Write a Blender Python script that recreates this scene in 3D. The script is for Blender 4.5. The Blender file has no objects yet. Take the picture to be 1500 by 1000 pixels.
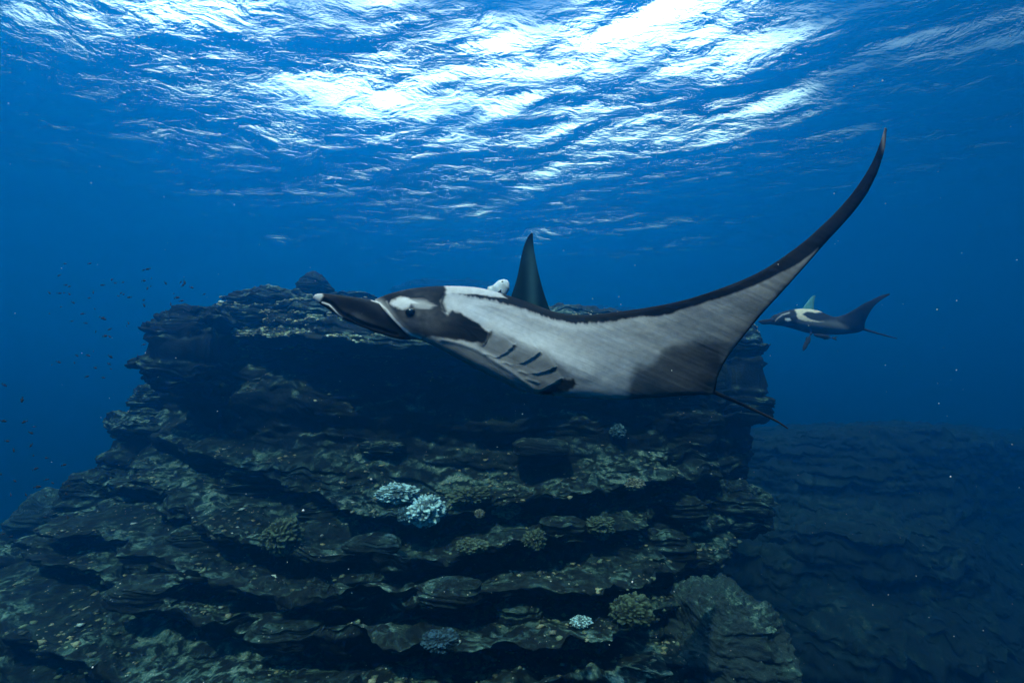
import bpy, math, random
import numpy as np
from mathutils import Vector

# ------------------------------------------------------------------ camera, world, sun, exposure
SC = bpy.context.scene
COL = SC.collection
F = 680.0                      # focal length in units of the 1500 px wide photograph
CLOUD_LOC = (0.3, 0.1, 0.0); CLOUD_LO = 0.40; CLOUD_HI = 0.56; CLOUD_L = 0.5; GLOW_L = 6.5; GLOW_AZ = -6.0; GLOW_EL = 52.0
PITCH = math.radians(6.0)
SURF_Z = 13.0                   # height of the sea surface above the camera
cd = bpy.data.cameras.new('camera')
cam = bpy.data.objects.new('camera', cd); COL.objects.link(cam)
cd.sensor_width = 36.0; cd.lens = 36.0 * F / 1500.0
cd.clip_start = 0.05; cd.clip_end = 3000
cam.location = (0, 0, 0)
cam.rotation_euler = (math.pi / 2 + PITCH, 0, 0)
SC.camera = cam

SUN_EL = math.radians(55)
SUN_AZ = math.radians(200.0)   # compass azimuth (0 = +Y, clockwise) the light comes from: behind and left
w = bpy.data.worlds.new('World'); SC.world = w; w.use_nodes = True
wn = w.node_tree.nodes; wl = w.node_tree.links
wn.clear()
sky = wn.new('ShaderNodeTexSky'); sky.sky_type = 'NISHITA'; sky.sun_disc = False
sky.sun_elevation = SUN_EL; sky.sun_rotation = SUN_AZ
sky.dust_density = 2.0
bg = wn.new('ShaderNodeBackground'); bg.inputs['Strength'].default_value = 0.15
# thin bright clouds over the whole sky
tcw = wn.new('ShaderNodeTexCoord')
mpw = wn.new('ShaderNodeMapping'); mpw.inputs['Scale'].default_value = (1.0, 1.0, 2.2); mpw.inputs['Location'].default_value = CLOUD_LOC
wl.new(tcw.outputs['Generated'], mpw.inputs[0])
# the cloud veil is brightest where the photograph looks up into it
dt = wn.new('ShaderNodeVectorMath'); dt.operation = 'DOT_PRODUCT'; wl.new(tcw.outputs['Generated'], dt.inputs[0])
_g = Vector((math.sin(math.radians(GLOW_AZ)) * math.cos(math.radians(GLOW_EL)), math.cos(math.radians(GLOW_AZ)) * math.cos(math.radians(GLOW_EL)), math.sin(math.radians(GLOW_EL))))
dt.inputs[1].default_value = _g
gp_ = wn.new('ShaderNodeMapRange'); gp_.interpolation_type = 'SMOOTHERSTEP'
gp_.inputs['From Min'].default_value = 0.60; gp_.inputs['From Max'].default_value = 1.0
gp_.inputs['To Min'].default_value = CLOUD_L; gp_.inputs['To Max'].default_value = CLOUD_L + GLOW_L
wl.new(dt.outputs['Value'], gp_.inputs['Value'])
cn = wn.new('ShaderNodeTexNoise'); cn.inputs['Scale'].default_value = 1.6; cn.inputs['Detail'].default_value = 6.0
wl.new(mpw.outputs[0], cn.inputs['Vector'])
cr = wn.new('ShaderNodeMapRange'); cr.interpolation_type = 'SMOOTHSTEP'
cr.inputs['From Min'].default_value = CLOUD_LO; cr.inputs['From Max'].default_value = CLOUD_HI
wl.new(cn.outputs[0], cr.inputs['Value'])
cb = wn.new('ShaderNodeBackground'); cb.inputs[0].default_value = (0.95, 0.97, 1.0, 1); wl.new(gp_.outputs[0], cb.inputs['Strength'])
ms = wn.new('ShaderNodeMixShader')
sxw = wn.new('ShaderNodeSeparateXYZ'); wl.new(tcw.outputs['Generated'], sxw.inputs[0])
hz = wn.new('ShaderNodeMapRange'); hz.inputs['From Min'].default_value = 0.0; hz.inputs['From Max'].default_value = 0.12
wl.new(sxw.outputs['Z'], hz.inputs['Value'])
hm = wn.new('ShaderNodeMath'); hm.operation = 'MULTIPLY'; wl.new(hz.outputs[0], hm.inputs[0]); wl.new(cr.outputs[0], hm.inputs[1])
wo = wn.new('ShaderNodeOutputWorld')
wl.new(sky.outputs[0], bg.inputs[0])
wl.new(hm.outputs[0], ms.inputs[0]); wl.new(bg.outputs[0], ms.inputs[1]); wl.new(cb.outputs[0], ms.inputs[2])
wl.new(ms.outputs[0], wo.inputs[0])

sd = bpy.data.lights.new('sun', 'SUN'); sd.energy = 5.0; sd.angle = math.radians(0.6)
sd.color = (1.0, 0.86, 0.72)
so = bpy.data.objects.new('sun', sd); COL.objects.link(so)
so.rotation_euler = (math.pi / 2 - SUN_EL, 0, -SUN_AZ + math.pi)
_d = np.array([math.sin(SUN_AZ) * math.cos(SUN_EL), math.cos(SUN_AZ) * math.cos(SUN_EL), math.sin(SUN_EL)])
so.rotation_euler = Vector(_d).to_track_quat('Z', 'Y').to_euler()
so.location = (0, 0, 30)

SC.view_settings.view_transform = 'Standard'; SC.view_settings.look = 'None'
SC.view_settings.gamma = 1.0; SC.view_settings.use_curve_mapping = False
SC.view_settings.exposure = 0.1
SC.render.engine = 'CYCLES'
cy = SC.cycles
cy.max_bounces = 8; cy.diffuse_bounces = 2; cy.glossy_bounces = 3; cy.transmission_bounces = 2
cy.volume_bounces = 1; cy.transparent_max_bounces = 8
cy.caustics_reflective = False; cy.caustics_refractive = False
cy.use_denoising = True
cy.sample_clamp_indirect = 4.0

# ------------------------------------------------------------------ helpers
cp, sp = math.cos(PITCH), math.sin(PITCH)
def at(px, py, d):
    """photo pixel and depth along the view axis -> world points (arrays allowed)"""
    px, py, d = np.broadcast_arrays(np.asarray(px, float), np.asarray(py, float), np.asarray(d, float))
    x = (px - 750) / F * d; u = (500 - py) / F * d
    return np.stack([x, d * cp - u * sp, d * sp + u * cp], -1)
def proj(P):
    d = P[..., 1] * cp + P[..., 2] * sp; u = -P[..., 1] * sp + P[..., 2] * cp
    return 750 + P[..., 0] / d * F, 500 - u / d * F, d

def _hash(ix, iy, iz, seed):
    h = (ix.astype(np.uint32) * np.uint32(374761393) + iy.astype(np.uint32) * np.uint32(668265263)
         + iz.astype(np.uint32) * np.uint32(2147483647) + np.uint32(seed * 9781 + 77) * np.uint32(1274126177))
    h = (h ^ (h >> np.uint32(13))) * np.uint32(1274126177)
    h = (h ^ (h >> np.uint32(16))) * np.uint32(2246822519)
    h = h ^ (h >> np.uint32(15))
    return h.astype(np.float32) / np.float32(4294967295.0)
def vnoise(x, y, z, seed=0):
    """value noise in -1..1"""
    x = np.asarray(x, np.float32); y = np.asarray(y, np.float32); z = np.asarray(z, np.float32)
    x, y, z = np.broadcast_arrays(x, y, z)
    fx, fy, fz = np.floor(x), np.floor(y), np.floor(z)
    tx, ty, tz = x - fx, y - fy, z - fz
    ix, iy, iz = fx.astype(np.int64), fy.astype(np.int64), fz.astype(np.int64)
    tx = tx * tx * (3 - 2 * tx); ty = ty * ty * (3 - 2 * ty); tz = tz * tz * (3 - 2 * tz)
    r = 0
    for a in (0, 1):
        wa = tx if a else 1 - tx
        for b in (0, 1):
            wb = ty if b else 1 - ty
            for c in (0, 1):
                wc = tz if c else 1 - tz
                r = r + wa * wb * wc * _hash(ix + a, iy + b, iz + c, seed)
    return r * 2 - 1
def fbm(x, y, z, oct=4, seed=0, gain=0.5):
    r = 0; a = 1.0; s = 0.0; f = 1.0
    for i in range(oct):
        r = r + a * vnoise(np.asarray(x) * f + 3.1 * i, np.asarray(y) * f + 7.7 * i, np.asarray(z) * f + 1.3 * i, seed + i)
        s += a; a *= gain; f *= 2.03
    return r / s

def sstep(a, b, x):
    t = np.clip((x - a) / (b - a), 0, 1); return t * t * (3 - 2 * t)
def mesh_obj(name, V, faces, mat=None, parent=None, smooth=True, col=None):
    me = bpy.data.meshes.new(name)
    V = np.ascontiguousarray(V, np.float32); faces = np.ascontiguousarray(faces, np.int32)
    n, k = faces.shape
    me.vertices.add(len(V)); me.vertices.foreach_set('co', V.ravel())
    me.loops.add(n * k); me.loops.foreach_set('vertex_index', faces.ravel())
    me.polygons.add(n)
    me.polygons.foreach_set('loop_start', np.arange(0, n * k, k, dtype=np.int32))
    me.polygons.foreach_set('loop_total', np.full(n, k, np.int32))
    if smooth: me.polygons.foreach_set('use_smooth', np.ones(n, bool))
    if col is not None:
        a = me.color_attributes.new('Col', 'FLOAT_COLOR', 'POINT')
        c4 = np.ones((len(V), 4), np.float32); c4[:, :3] = col
        a.data.foreach_set('color', c4.ravel())
    me.update(calc_edges=True); me.validate()
    if mat: me.materials.append(mat)
    o = bpy.data.objects.new(name, me); COL.objects.link(o)
    if parent is not None:
        o.parent = parent
        o.matrix_parent_inverse = parent.matrix_world.inverted() if parent.type == 'EMPTY' else o.matrix_parent_inverse
    return o
def gridfaces(nu, nv, closed_v=False, off=0):
    i = np.arange(nu - 1)[:, None]; j = np.arange(nv if closed_v else nv - 1)[None, :]
    a = i * nv + j; b = i * nv + (j + 1) % nv; c = (i + 1) * nv + (j + 1) % nv; d = (i + 1) * nv + j
    return np.stack([a, b, c, d], -1).reshape(-1, 4) + off
def tag(o, label=None, cat=None, group=None, kind=None):
    if label: o['label'] = label
    if cat: o['category'] = cat
    if group: o['group'] = group
    if kind: o['kind'] = kind
    return o
def thing(name, label, cat, loc, group=None):
    o = bpy.data.objects.new(name, None); COL.objects.link(o); o.location = [float(v) for v in loc]
    o.empty_display_size = 0.2
    bpy.context.view_layer.update()
    return tag(o, label, cat, group)
def shift(P, root): return P    # parts are written in world space; parenting keeps them there

def nodes(name):
    m = bpy.data.materials.new(name); m.use_nodes = True
    nt = m.node_tree; nt.nodes.clear()
    out = nt.nodes.new('ShaderNodeOutputMaterial')
    def N(t, **kw):
        n = nt.nodes.new('ShaderNode' + t)
        for k, v in kw.items():
            if k.startswith('i_'): n.inputs[k[2:].replace('_', ' ')].default_value = v
            else: setattr(n, k, v)
        return n
    return m, nt, out, N, nt.links.new
def ramp(n, pts):
    cr = n.color_ramp
    while len(cr.elements) < len(pts): cr.elements.new(0.5)
    for e, (p, c) in zip(cr.elements, pts):
        e.position = p; e.color = tuple(c) + (1,) if len(c) == 3 else c
# ------------------------------------------------------------------ the water: its body (haze) and its surface
def build_water():
    m, nt, out, N, L = nodes('water_body')
    pv = N('VolumePrincipled')
    pv.inputs['Color'].default_value = WCOL
    pv.inputs['Absorption Color'].default_value = WABS
    pv.inputs['Density'].default_value = WDEN
    pv.inputs['Anisotropy'].default_value = WANI
    L(pv.outputs[0], out.inputs['Volume'])
    R = 500.0; z0, z1 = -26.0, SURF_Z - 0.75
    V = np.array([(x, y, z) for z in (z0, z1) for x, y in ((-R, -R), (R, -R), (R, R), (-R, R))])
    Fc = np.array([(0, 3, 2, 1), (4, 5, 6, 7), (0, 1, 5, 4), (1, 2, 6, 5), (2, 3, 7, 6), (3, 0, 4, 7)])
    o = mesh_obj('haze', V, Fc, m, smooth=False); tag(o, kind='stuff')
    # surface
    n = 760
    s = np.linspace(-1, 1, n)
    ax = 3.2 * np.sinh(s * 5.9)
    X, Y = np.meshgrid(ax, ax, indexing='ij'); X = X + 3.0; Y = Y + 9.0
    rng = np.random.RandomState(5)
    Z = np.zeros_like(X); wind = math.radians(68)
    dist = np.hypot(X, Y)
    ph = fbm(X * 0.12, Y * 0.12, 0, 3, 11) * 2.2
    for i in range(46):
        lam = 0.9 * (12 / 0.9) ** rng.rand()
        th = wind + rng.randn() * 0.55
        k = 2 * math.pi / lam
        A = 0.0045 * lam ** 0.98
        if lam > 7: A *= 0.85
        fade = np.exp(-dist / (lam * 38))
        p = k * (X * math.cos(th) + Y * math.sin(th)) + rng.rand() * 6.28 + ph
        q = 0.5 + 0.5 * np.sin(p)
        Z += A * (2 * q ** 1.6 - 0.9) * fade
    Z = Z - Z.mean()
    # choppiness in patches
    Z = Z * (1.0 + 0.45 * fbm(X * 0.16, Y * 0.16, 5, 3, 21))
    Z = np.clip(Z, -0.55, 0.6)
    V = np.stack([X, Y, SURF_Z + Z], -1).reshape(-1, 3)
    m, nt, out, N, L = nodes('sea_surface')
    tc = N('NewGeometry')
    mp = N('Mapping'); mp.inputs['Scale'].default_value = (1.0, 1.6, 1.0); mp.inputs['Rotation'].default_value = (0, 0, 0.25)
    L(tc.outputs['Position'], mp.inputs[0])
    n1 = N('TexNoise', i_Scale=0.62, i_Detail=6.0, i_Roughness=0.56, i_Distortion=0.5)
    L(mp.outputs[0], n1.inputs['Vector'])
    b1 = N('Bump', i_Strength=1.0, i_Distance=BUMPD)
    L(n1.outputs[0], b1.inputs['Height'])
    n2 = N('TexNoise', i_Scale=3.0, i_Detail=4.0, i_Roughness=0.55, i_Distortion=0.4)
    L(mp.outputs[0], n2.inputs['Vector'])
    b2 = N('Bump', i_Strength=1.0, i_Distance=BUMPD2)
    L(n2.outputs[0], b2.inputs['Height']); L(b1.outputs[0], b2.inputs['Normal'])
    fr = N('Fresnel', i_IOR=SIOR); L(b2.outputs[0], fr.inputs['Normal'])
    tr = N('BsdfTransparent'); tr.inputs[0].default_value = (1, 1, 1, 1)
    gl = N('BsdfAnisotropic', i_Roughness=0.06); gl.inputs[0].default_value = (0.96, 0.98, 1, 1)
    L(b2.outputs[0], gl.inputs['Normal'])
    mx = N('MixShader'); L(fr.outputs[0], mx.inputs[0]); L(tr.outputs[0], mx.inputs[1]); L(gl.outputs[0], mx.inputs[2])
    L(mx.outputs[0], out.inputs['Surface'])
    o = mesh_obj('water_surface', V, gridfaces(n, n)[:, ::-1], m); tag(o, kind='structure')
WDEN = 0.054
WCOL = (0.002, 0.245, 0.70, 1); WABS = (0.0, 0.24, 0.66, 1); WANI = 0.80
BUMPD = 0.17; BUMPD2 = 0.026; SIOR = 1.285
build_water()
# ------------------------------------------------------------------ reef rock
def rock_mat(name, top=0.23, wall=0.009, tscale=1.0):
    m, nt, out, N, L = nodes(name)
    g = N('NewGeometry')
    sx = N('SeparateXYZ'); L(g.outputs['Normal'], sx.inputs[0])
    big = N('TexNoise', i_Scale=0.9 * tscale, i_Detail=6.0, i_Roughness=0.6); L(g.outputs['Position'], big.inputs['Vector'])
    med = N('TexNoise', i_Scale=5.5 * tscale, i_Detail=6.0, i_Roughness=0.65, i_Distortion=0.5); L(g.outputs['Position'], med.inputs['Vector'])
    fin = N('TexNoise', i_Scale=34.0 * tscale, i_Detail=3.0, i_Roughness=0.6); L(g.outputs['Position'], fin.inputs['Vector'])
    # growth on up-facing rock, also painting lit tops and shaded walls, broken by noise
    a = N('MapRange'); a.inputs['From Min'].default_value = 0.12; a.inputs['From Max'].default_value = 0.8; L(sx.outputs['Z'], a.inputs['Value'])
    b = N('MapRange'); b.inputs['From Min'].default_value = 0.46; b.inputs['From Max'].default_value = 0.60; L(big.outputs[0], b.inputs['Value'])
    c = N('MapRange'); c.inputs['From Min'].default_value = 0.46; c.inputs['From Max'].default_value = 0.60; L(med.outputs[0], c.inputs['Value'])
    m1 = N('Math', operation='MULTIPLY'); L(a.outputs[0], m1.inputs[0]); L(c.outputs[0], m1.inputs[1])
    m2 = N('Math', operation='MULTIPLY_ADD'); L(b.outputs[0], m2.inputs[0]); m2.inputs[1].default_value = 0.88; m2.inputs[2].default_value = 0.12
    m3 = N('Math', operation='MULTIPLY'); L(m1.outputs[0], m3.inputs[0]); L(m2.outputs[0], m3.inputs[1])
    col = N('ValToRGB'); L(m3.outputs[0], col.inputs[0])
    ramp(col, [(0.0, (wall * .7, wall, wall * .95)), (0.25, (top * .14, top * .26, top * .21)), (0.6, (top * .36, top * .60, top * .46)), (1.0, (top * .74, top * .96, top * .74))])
    # small pale encrusting spots
    vo = N('TexVoronoi', i_Scale=16.0 * tscale, i_Randomness=1.0); L(g.outputs['Position'], vo.inputs['Vector'])
    vr = N('MapRange'); vr.inputs['From Min'].default_value = 0.22; vr.inputs['From Max'].default_value = 0.12; L(vo.outputs['Distance'], vr.inputs['Value'])
    vn = N('MapRange'); vn.inputs['From Min'].default_value = 0.54; vn.inputs['From Max'].default_value = 0.62; L(med.outputs[0], vn.inputs['Value'])
    v2 = N('Math', operation='MULTIPLY'); L(vr.outputs[0], v2.inputs[0]); L(vn.outputs[0], v2.inputs[1])
    v3 = N('Math', operation='MULTIPLY'); L(v2.outputs[0], v3.inputs[0]); L(a.outputs[0], v3.inputs[1])
    mxc = N('Mix', data_type='RGBA'); L(v3.outputs[0], mxc.inputs[0]); L(col.outputs[0], mxc.inputs[6]); mxc.inputs[7].default_value = (min(.5, top * 2.0), min(.5, top * 2.0), min(.4, top * 1.6), 1)
    fm = N('MapRange'); fm.inputs['From Min'].default_value = .3; fm.inputs['From Max'].default_value = .7; fm.inputs['To Min'].default_value = .45; fm.inputs['To Max'].default_value = 1.5; L(fin.outputs[0], fm.inputs['Value'])
    mv = N('VectorMath', operation='SCALE'); L(mxc.outputs[2], mv.inputs[0]); L(fm.outputs[0], mv.inputs['Scale'])
    bs = N('BsdfPrincipled'); bs.inputs['Roughness'].default_value = 0.9; bs.inputs['Specular IOR Level'].default_value = 0.15
    L(mv.outputs[0], bs.inputs['Base Color'])
    bp = N('Bump', i_Strength=0.9, i_Distance=0.05); L(med.outputs[0], bp.inputs['Height'])
    bq = N('Bump', i_Strength=0.8, i_Distance=0.012); L(fin.outputs[0], bq.inputs['Height']); L(bp.outputs[0], bq.inputs['Normal'])
    L(bq.outputs[0], bs.inputs['Normal']); L(bs.outputs[0], out.inputs['Surface'])
    return m
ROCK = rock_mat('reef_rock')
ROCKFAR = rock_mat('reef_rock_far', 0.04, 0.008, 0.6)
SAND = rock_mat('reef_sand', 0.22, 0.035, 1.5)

def strata(P, outd, h1=0.36, a1=0.30, h2=0.11, a2=0.12, seed=0, dip=0.05):
    """push layers of rock in and out: every bed gets an edge line of its own"""
    x, y, z = P[..., 0], P[..., 1], P[..., 2]
    zw = z + 0.30 * fbm(x * .22, y * .22, 0, 3, seed + 1) + dip * x
    r = 0
    for h, a, f, s in ((h1, a1, 0.8, 2), (h2, a2, 2.2, 3)):
        q = zw / h + 0.35 * fbm(x * f, y * f, z * f, 2, seed + 20 + s)
        k = np.floor(q); t = q - k
        kk = k.astype(np.int64)
        base = _hash(kk, kk * 0 + 3, kk * 0 + 5, seed + s) * 2 - 1
        edge = fbm(x * f, y * f, k * 7.31, 4, seed + s + 5)
        lip = sstep(0, .22, t) * (0.55 + 0.45 * sstep(1.0, .75, t))      # rounded bed, recessed joint
        r = r + a * (0.55 * base + 1.5 * edge) * lip - a * 0.35 * (1 - lip)
    return P + outd * r[..., None]

def loft(name, rails, nu, nv, mat, ax, seed=0, label=None, cat=None, kind=None, parent=None, samp=1.0, dip=0.05, wobble=0.35, extra=None, calm=None):
    """rails: list of (xs, pys, depths, weight): pixel lines set out in depth, lofted into one rock face"""
    U = np.linspace(0, 1, nu)
    R = []
    for xs, ys, ds in rails:
        xs = np.array(xs, float); t = (xs - xs[0]) / (xs[-1] - xs[0]); k = len(xs)
        t = np.linspace(0, 1, k) * 0.35 + 0.65 * t
        R.append(np.stack([at(np.interp(U, t, xs), np.interp(U, t, ys), np.interp(U, t, ds))[:, i] for i in range(3)], -1))
    R = np.array(R)                                           # rails, nu, 3
    seg = np.linalg.norm(np.diff(R[:, ::20], axis=0), axis=-1).mean(1) ** 0.85 + 0.02
    s = np.concatenate([[0], np.cumsum(seg)]); s /= s[-1]
    Vv = np.linspace(0, 1, nv)
    P = np.empty((nu, nv, 3))
    for i in range(3):
        for u in range(nu):
            P[u, :, i] = np.interp(Vv, s, R[:, u, i])
    # soften across rails
    for _ in range(3):
        P[:, 1:-1] = (P[:, :-2] + 2 * P[:, 1:-1] + P[:, 2:]) / 4
    for _ in range(30):
        P[1:-1] = (P[:-2] + 2 * P[1:-1] + P[2:]) / 4
    x, y, z = P[..., 0], P[..., 1], P[..., 2]
    outd = P - np.array([ax[0], ax[1], 0]); outd[..., 2] = 0
    outd /= np.linalg.norm(outd, axis=-1, keepdims=True)
    w1 = fbm(x * .35, y * .35, z * .8, 4, seed + 60)
    P = P + outd * (w1 * wobble + .30 * samp * fbm(x * 1.05, y * 1.05, z * 1.7, 3, seed + 66))[..., None]
    amp = 1.0
    if calm is not None:
        _, qy, _ = proj(P); amp = 1 - (1 - calm[2]) * sstep(calm[0] - 8, calm[0] + 12, qy) * sstep(calm[1] + 25, calm[1] - 25, qy)
        amp = amp[..., None]
    P[..., 2] += 0.34 * fbm(x * .5, y * .5, z * .5, 4, seed + 70)
    P = strata(P, outd * amp, a1=0.34 * samp, a2=0.075 * samp, seed=seed, dip=dip)
    x, y, z = P[..., 0], P[..., 1], P[..., 2]
    n = fbm(x * 2.6, y * 2.6, z * 4.0, 4, seed + 80)
    P = P + outd * amp * (0.12 * samp * n)[..., None]
    P[..., 2] += 0.07 * samp * fbm(x * 3.4, y * 3.4, z * 3.4, 4, seed + 90) + 0.22 * samp * np.maximum(0, fbm(x * 1.9, y * 1.9, z, 4, seed + 95))
    if extra is not None: P = extra(P)
    o = mesh_obj(name, P.reshape(-1, 3), gridfaces(nu, nv), mat, parent)
    tag(o, label, cat, None, kind)
    return o, P

def strat_rock(name, px, py, d, rx, rz, ry, mat, seed, label=None, cat='rock', kind=None, nu=160, nv=150, power=3.0, samp=1.0, parent=None, flat=0.0, group=None):
    """a free-standing layered block: centre by pixel and depth, half sizes in metres"""
    c = at(px, py, d)
    th = np.linspace(0, 2 * math.pi, nu, endpoint=False)[:, None]; f = np.linspace(0.001, math.pi - .001, nv)[None, :]
    ct, st, cf, sf = np.cos(th), np.sin(th), np.cos(f), np.sin(f)
    e = 2.0 / power
    S = lambda v: np.sign(v) * np.abs(v) ** e
    X = S(ct) * S(sf); Y = S(st) * S(sf); Z = S(cf) + 0 * ct
    P = np.stack([X * rx, Y * ry, Z * rz], -1) + c
    outd = np.stack([ct * sf, st * sf, 0 * cf * ct], -1)
    m = min(rx, ry, rz) / 0.8; m = min(m, 1.3)
    x, y, z = P[..., 0], P[..., 1], P[..., 2]
    P = P + outd * (0.35 * m * fbm(x * .8 / m, y * .8 / m, z * .8 / m, 3, seed + 3))[..., None]
    P = strata(P, outd, h1=.30 * m, a1=.22 * samp * m, h2=.10 * m, a2=.10 * samp * m, seed=seed)
    x, y, z = P[..., 0], P[..., 1], P[..., 2]
    P[..., 2] += (0.22 * m * fbm(x * 1.3 / m, y * 1.3 / m, z, 4, seed + 9) + 0.10 * m * fbm(x * 5, y * 5, z * 5, 3, seed + 12)) * np.sign(Z) * np.abs(Z) ** .5
    n3 = fbm(x * 3.2, y * 3.2, z * 3.2, 5, seed + 40, .6)
    P = P + (P - c) / (np.linalg.norm(P - c, axis=-1, keepdims=True)) * (0.24 * m * n3)[..., None]
    P[:, 0] = P[:, 0].mean(0); P[:, -1] = P[:, -1].mean(0)
    o = mesh_obj(name, P.reshape(-1, 3), np.concatenate([gridfaces(nu, nv), np.stack([(nu - 1) * nv + np.arange(nv - 1), (nu - 1) * nv + np.arange(1, nv), np.arange(1, nv), np.arange(nv - 1)], -1)]), mat, parent)
    tag(o, label, cat if kind is None else None, group, kind)
    return o

def X(*a): return a
def build_reef():
    # ---- the main pinnacle, as rails from the top down
    ends = lambda xs, ys, ds: (xs, ys, ds)
    rails = [
        ends([420, 360, 420, 520, 640, 760, 900, 1040, 1105, 1060], [455, 455, 450, 447, 448, 455, 465, 478, 488, 500], [17, 14, 13.4, 13.2, 13.2, 13.2, 13.4, 13.8, 15, 18]),
        ends([400, 342, 380, 500, 640, 760, 900, 1040, 1109, 1060], [465, 446, 440, 442, 452, 462, 470, 480, 490, 500], [16, 12, 10.8, 10.2, 10.2, 10.2, 10.4, 11.0, 12.6, 16]),
        ends([400, 340, 375, 500, 640, 760, 900, 1040, 1110, 1060], [490, 480, 482, 494, 512, 520, 520, 516, 510, 510], [16, 11, 9.6, 8.9, 8.8, 8.9, 9.3, 10.4, 12.6, 16]),
        ends([400, 340, 375, 500, 640, 760, 900, 1040, 1111, 1060], [500, 492, 494, 506, 522, 530, 530, 526, 520, 520], [16, 12, 10.6, 9.9, 9.8, 9.9, 10.2, 11.0, 12.8, 16]),
        ends([290, 236, 280, 400, 520, 700, 880, 1040, 1112, 1060], [520, 520, 525, 540, 560, 580, 580, 570, 560, 560], [16, 13, 11.4, 10.2, 9.8, 9.7, 10.0, 10.9, 12.8, 16]),
        ends([260, 200, 250, 380, 520, 700, 880, 1040, 1112, 1060], [610, 610, 612, 660, 690, 690, 675, 650, 640, 640], [16, 13, 11.4, 9.9, 9.4, 9.3, 9.7, 10.7, 12.8, 16]),
        # ledge A
        ends([240, 178, 226, 350, 500, 700, 860, 960, 1080, 1060], [650, 640, 644, 702, 742, 752, 722, 700, 720, 740], [15, 12.4, 10.6, 9.0, 8.1, 7.9, 8.4, 9.3, 12, 16]),
        ends([240, 180, 228, 350, 500, 700, 860, 960, 1080, 1060], [662, 652, 656, 714, 754, 764, 734, 712, 732, 760], [15, 12.8, 11.2, 9.8, 8.9, 8.7, 9.1, 9.9, 12.2, 16]),
        ends([220, 160, 215, 340, 500, 700, 860, 980, 1075, 1050], [676, 668, 672, 742, 786, 786, 762, 726, 750, 780], [15, 12.2, 10.6, 9.4, 8.5, 8.4, 8.8, 9.7, 12, 16]),
        # ledge B
        ends([190, 118, 180, 330, 500, 640, 800, 920, 1060, 1050], [715, 704, 712, 775, 812, 818, 790, 772, 740, 790], [14, 11.4, 9.6, 7.9, 7.0, 6.8, 7.2, 8.0, 10.4, 14]),
        ends([190, 120, 182, 330, 500, 640, 800, 920, 1060, 1050], [727, 716, 724, 788, 824, 830, 802, 784, 752, 800], [14, 11.8, 10.2, 8.7, 7.8, 7.6, 8.0, 8.8, 10.8, 14]),
        ends([170, 105, 170, 330, 500, 640, 800, 940, 1050, 1040], [745, 740, 750, 822, 852, 850, 826, 806, 790, 830], [14, 11.2, 9.6, 8.2, 7.5, 7.4, 7.7, 8.5, 10.4, 14]),
        # ledge C
        ends([130, 50, 120, 300, 470, 620, 800, 940, 1040, 1040], [765, 752, 775, 850, 872, 874, 862, 838, 815, 850], [13, 10.4, 8.6, 7.0, 6.3, 6.2, 6.5, 7.3, 9.2, 13]),
        ends([130, 52, 120, 300, 470, 620, 800, 940, 1040, 1040], [775, 762, 787, 862, 885, 887, 875, 850, 827, 862], [13, 10.8, 9.2, 7.8, 7.1, 7.0, 7.3, 8.0, 9.6, 13]),
        ends([110, 30, 110, 300, 470, 620, 800, 930, 1030, 1030], [795, 780, 815, 900, 925, 915, 896, 872, 852, 885], [13, 10.2, 8.6, 7.3, 6.8, 6.7, 6.9, 7.7, 9.4, 13]),
        # ledge D
        ends([60, -30, 70, 280, 470, 620, 800, 940, 1040, 1040], [810, 790, 830, 930, 955, 950, 928, 900, 880, 920], [12, 9.6, 7.8, 6.3, 5.8, 5.7, 5.9, 6.6, 8.2, 12]),
        ends([60, -28, 70, 280, 470, 620, 800, 940, 1040, 1040], [822, 802, 842, 944, 968, 964, 942, 914, 892, 935], [12, 10, 8.4, 7.1, 6.6, 6.5, 6.7, 7.3, 8.8, 12]),
        ends([20, -90, 40, 280, 470, 620, 800, 940, 1040, 1040], [850, 830, 880, 985, 1000, 990, 970, 945, 930, 970], [12, 9.4, 7.8, 6.6, 6.2, 6.1, 6.3, 6.9, 8.2, 12]),
        # ledge E and on down
        ends([-60, -200, -20, 260, 470, 640, 820, 960, 1060, 1040], [900, 870, 930, 1035, 1040, 1025, 1000, 975, 960, 1000], [11, 8.8, 7.0, 5.7, 5.3, 5.2, 5.4, 5.9, 7.2, 11]),
        ends([-60, -260, -60, 260, 470, 640, 820, 980, 1100, 1060], [1000, 980, 1050, 1120, 1120, 1110, 1090, 1060, 1050, 1100], [11, 8.8, 7.2, 6.2, 5.8, 5.7, 5.8, 6.2, 7.4, 11]),
        ends([-60, -400, -100, 240, 470, 640, 820, 1000, 1150, 1060], [1250, 1250, 1300, 1330, 1330, 1330, 1330, 1300, 1300, 1400], [11, 8.4, 6.6, 5.4, 5.2, 5.2, 5.2, 5.6, 7.0, 11]),
    ]
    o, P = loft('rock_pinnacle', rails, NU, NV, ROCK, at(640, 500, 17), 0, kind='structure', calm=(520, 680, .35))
    return P

NU, NV = 1100, 950
REEF = build_reef()

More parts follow.
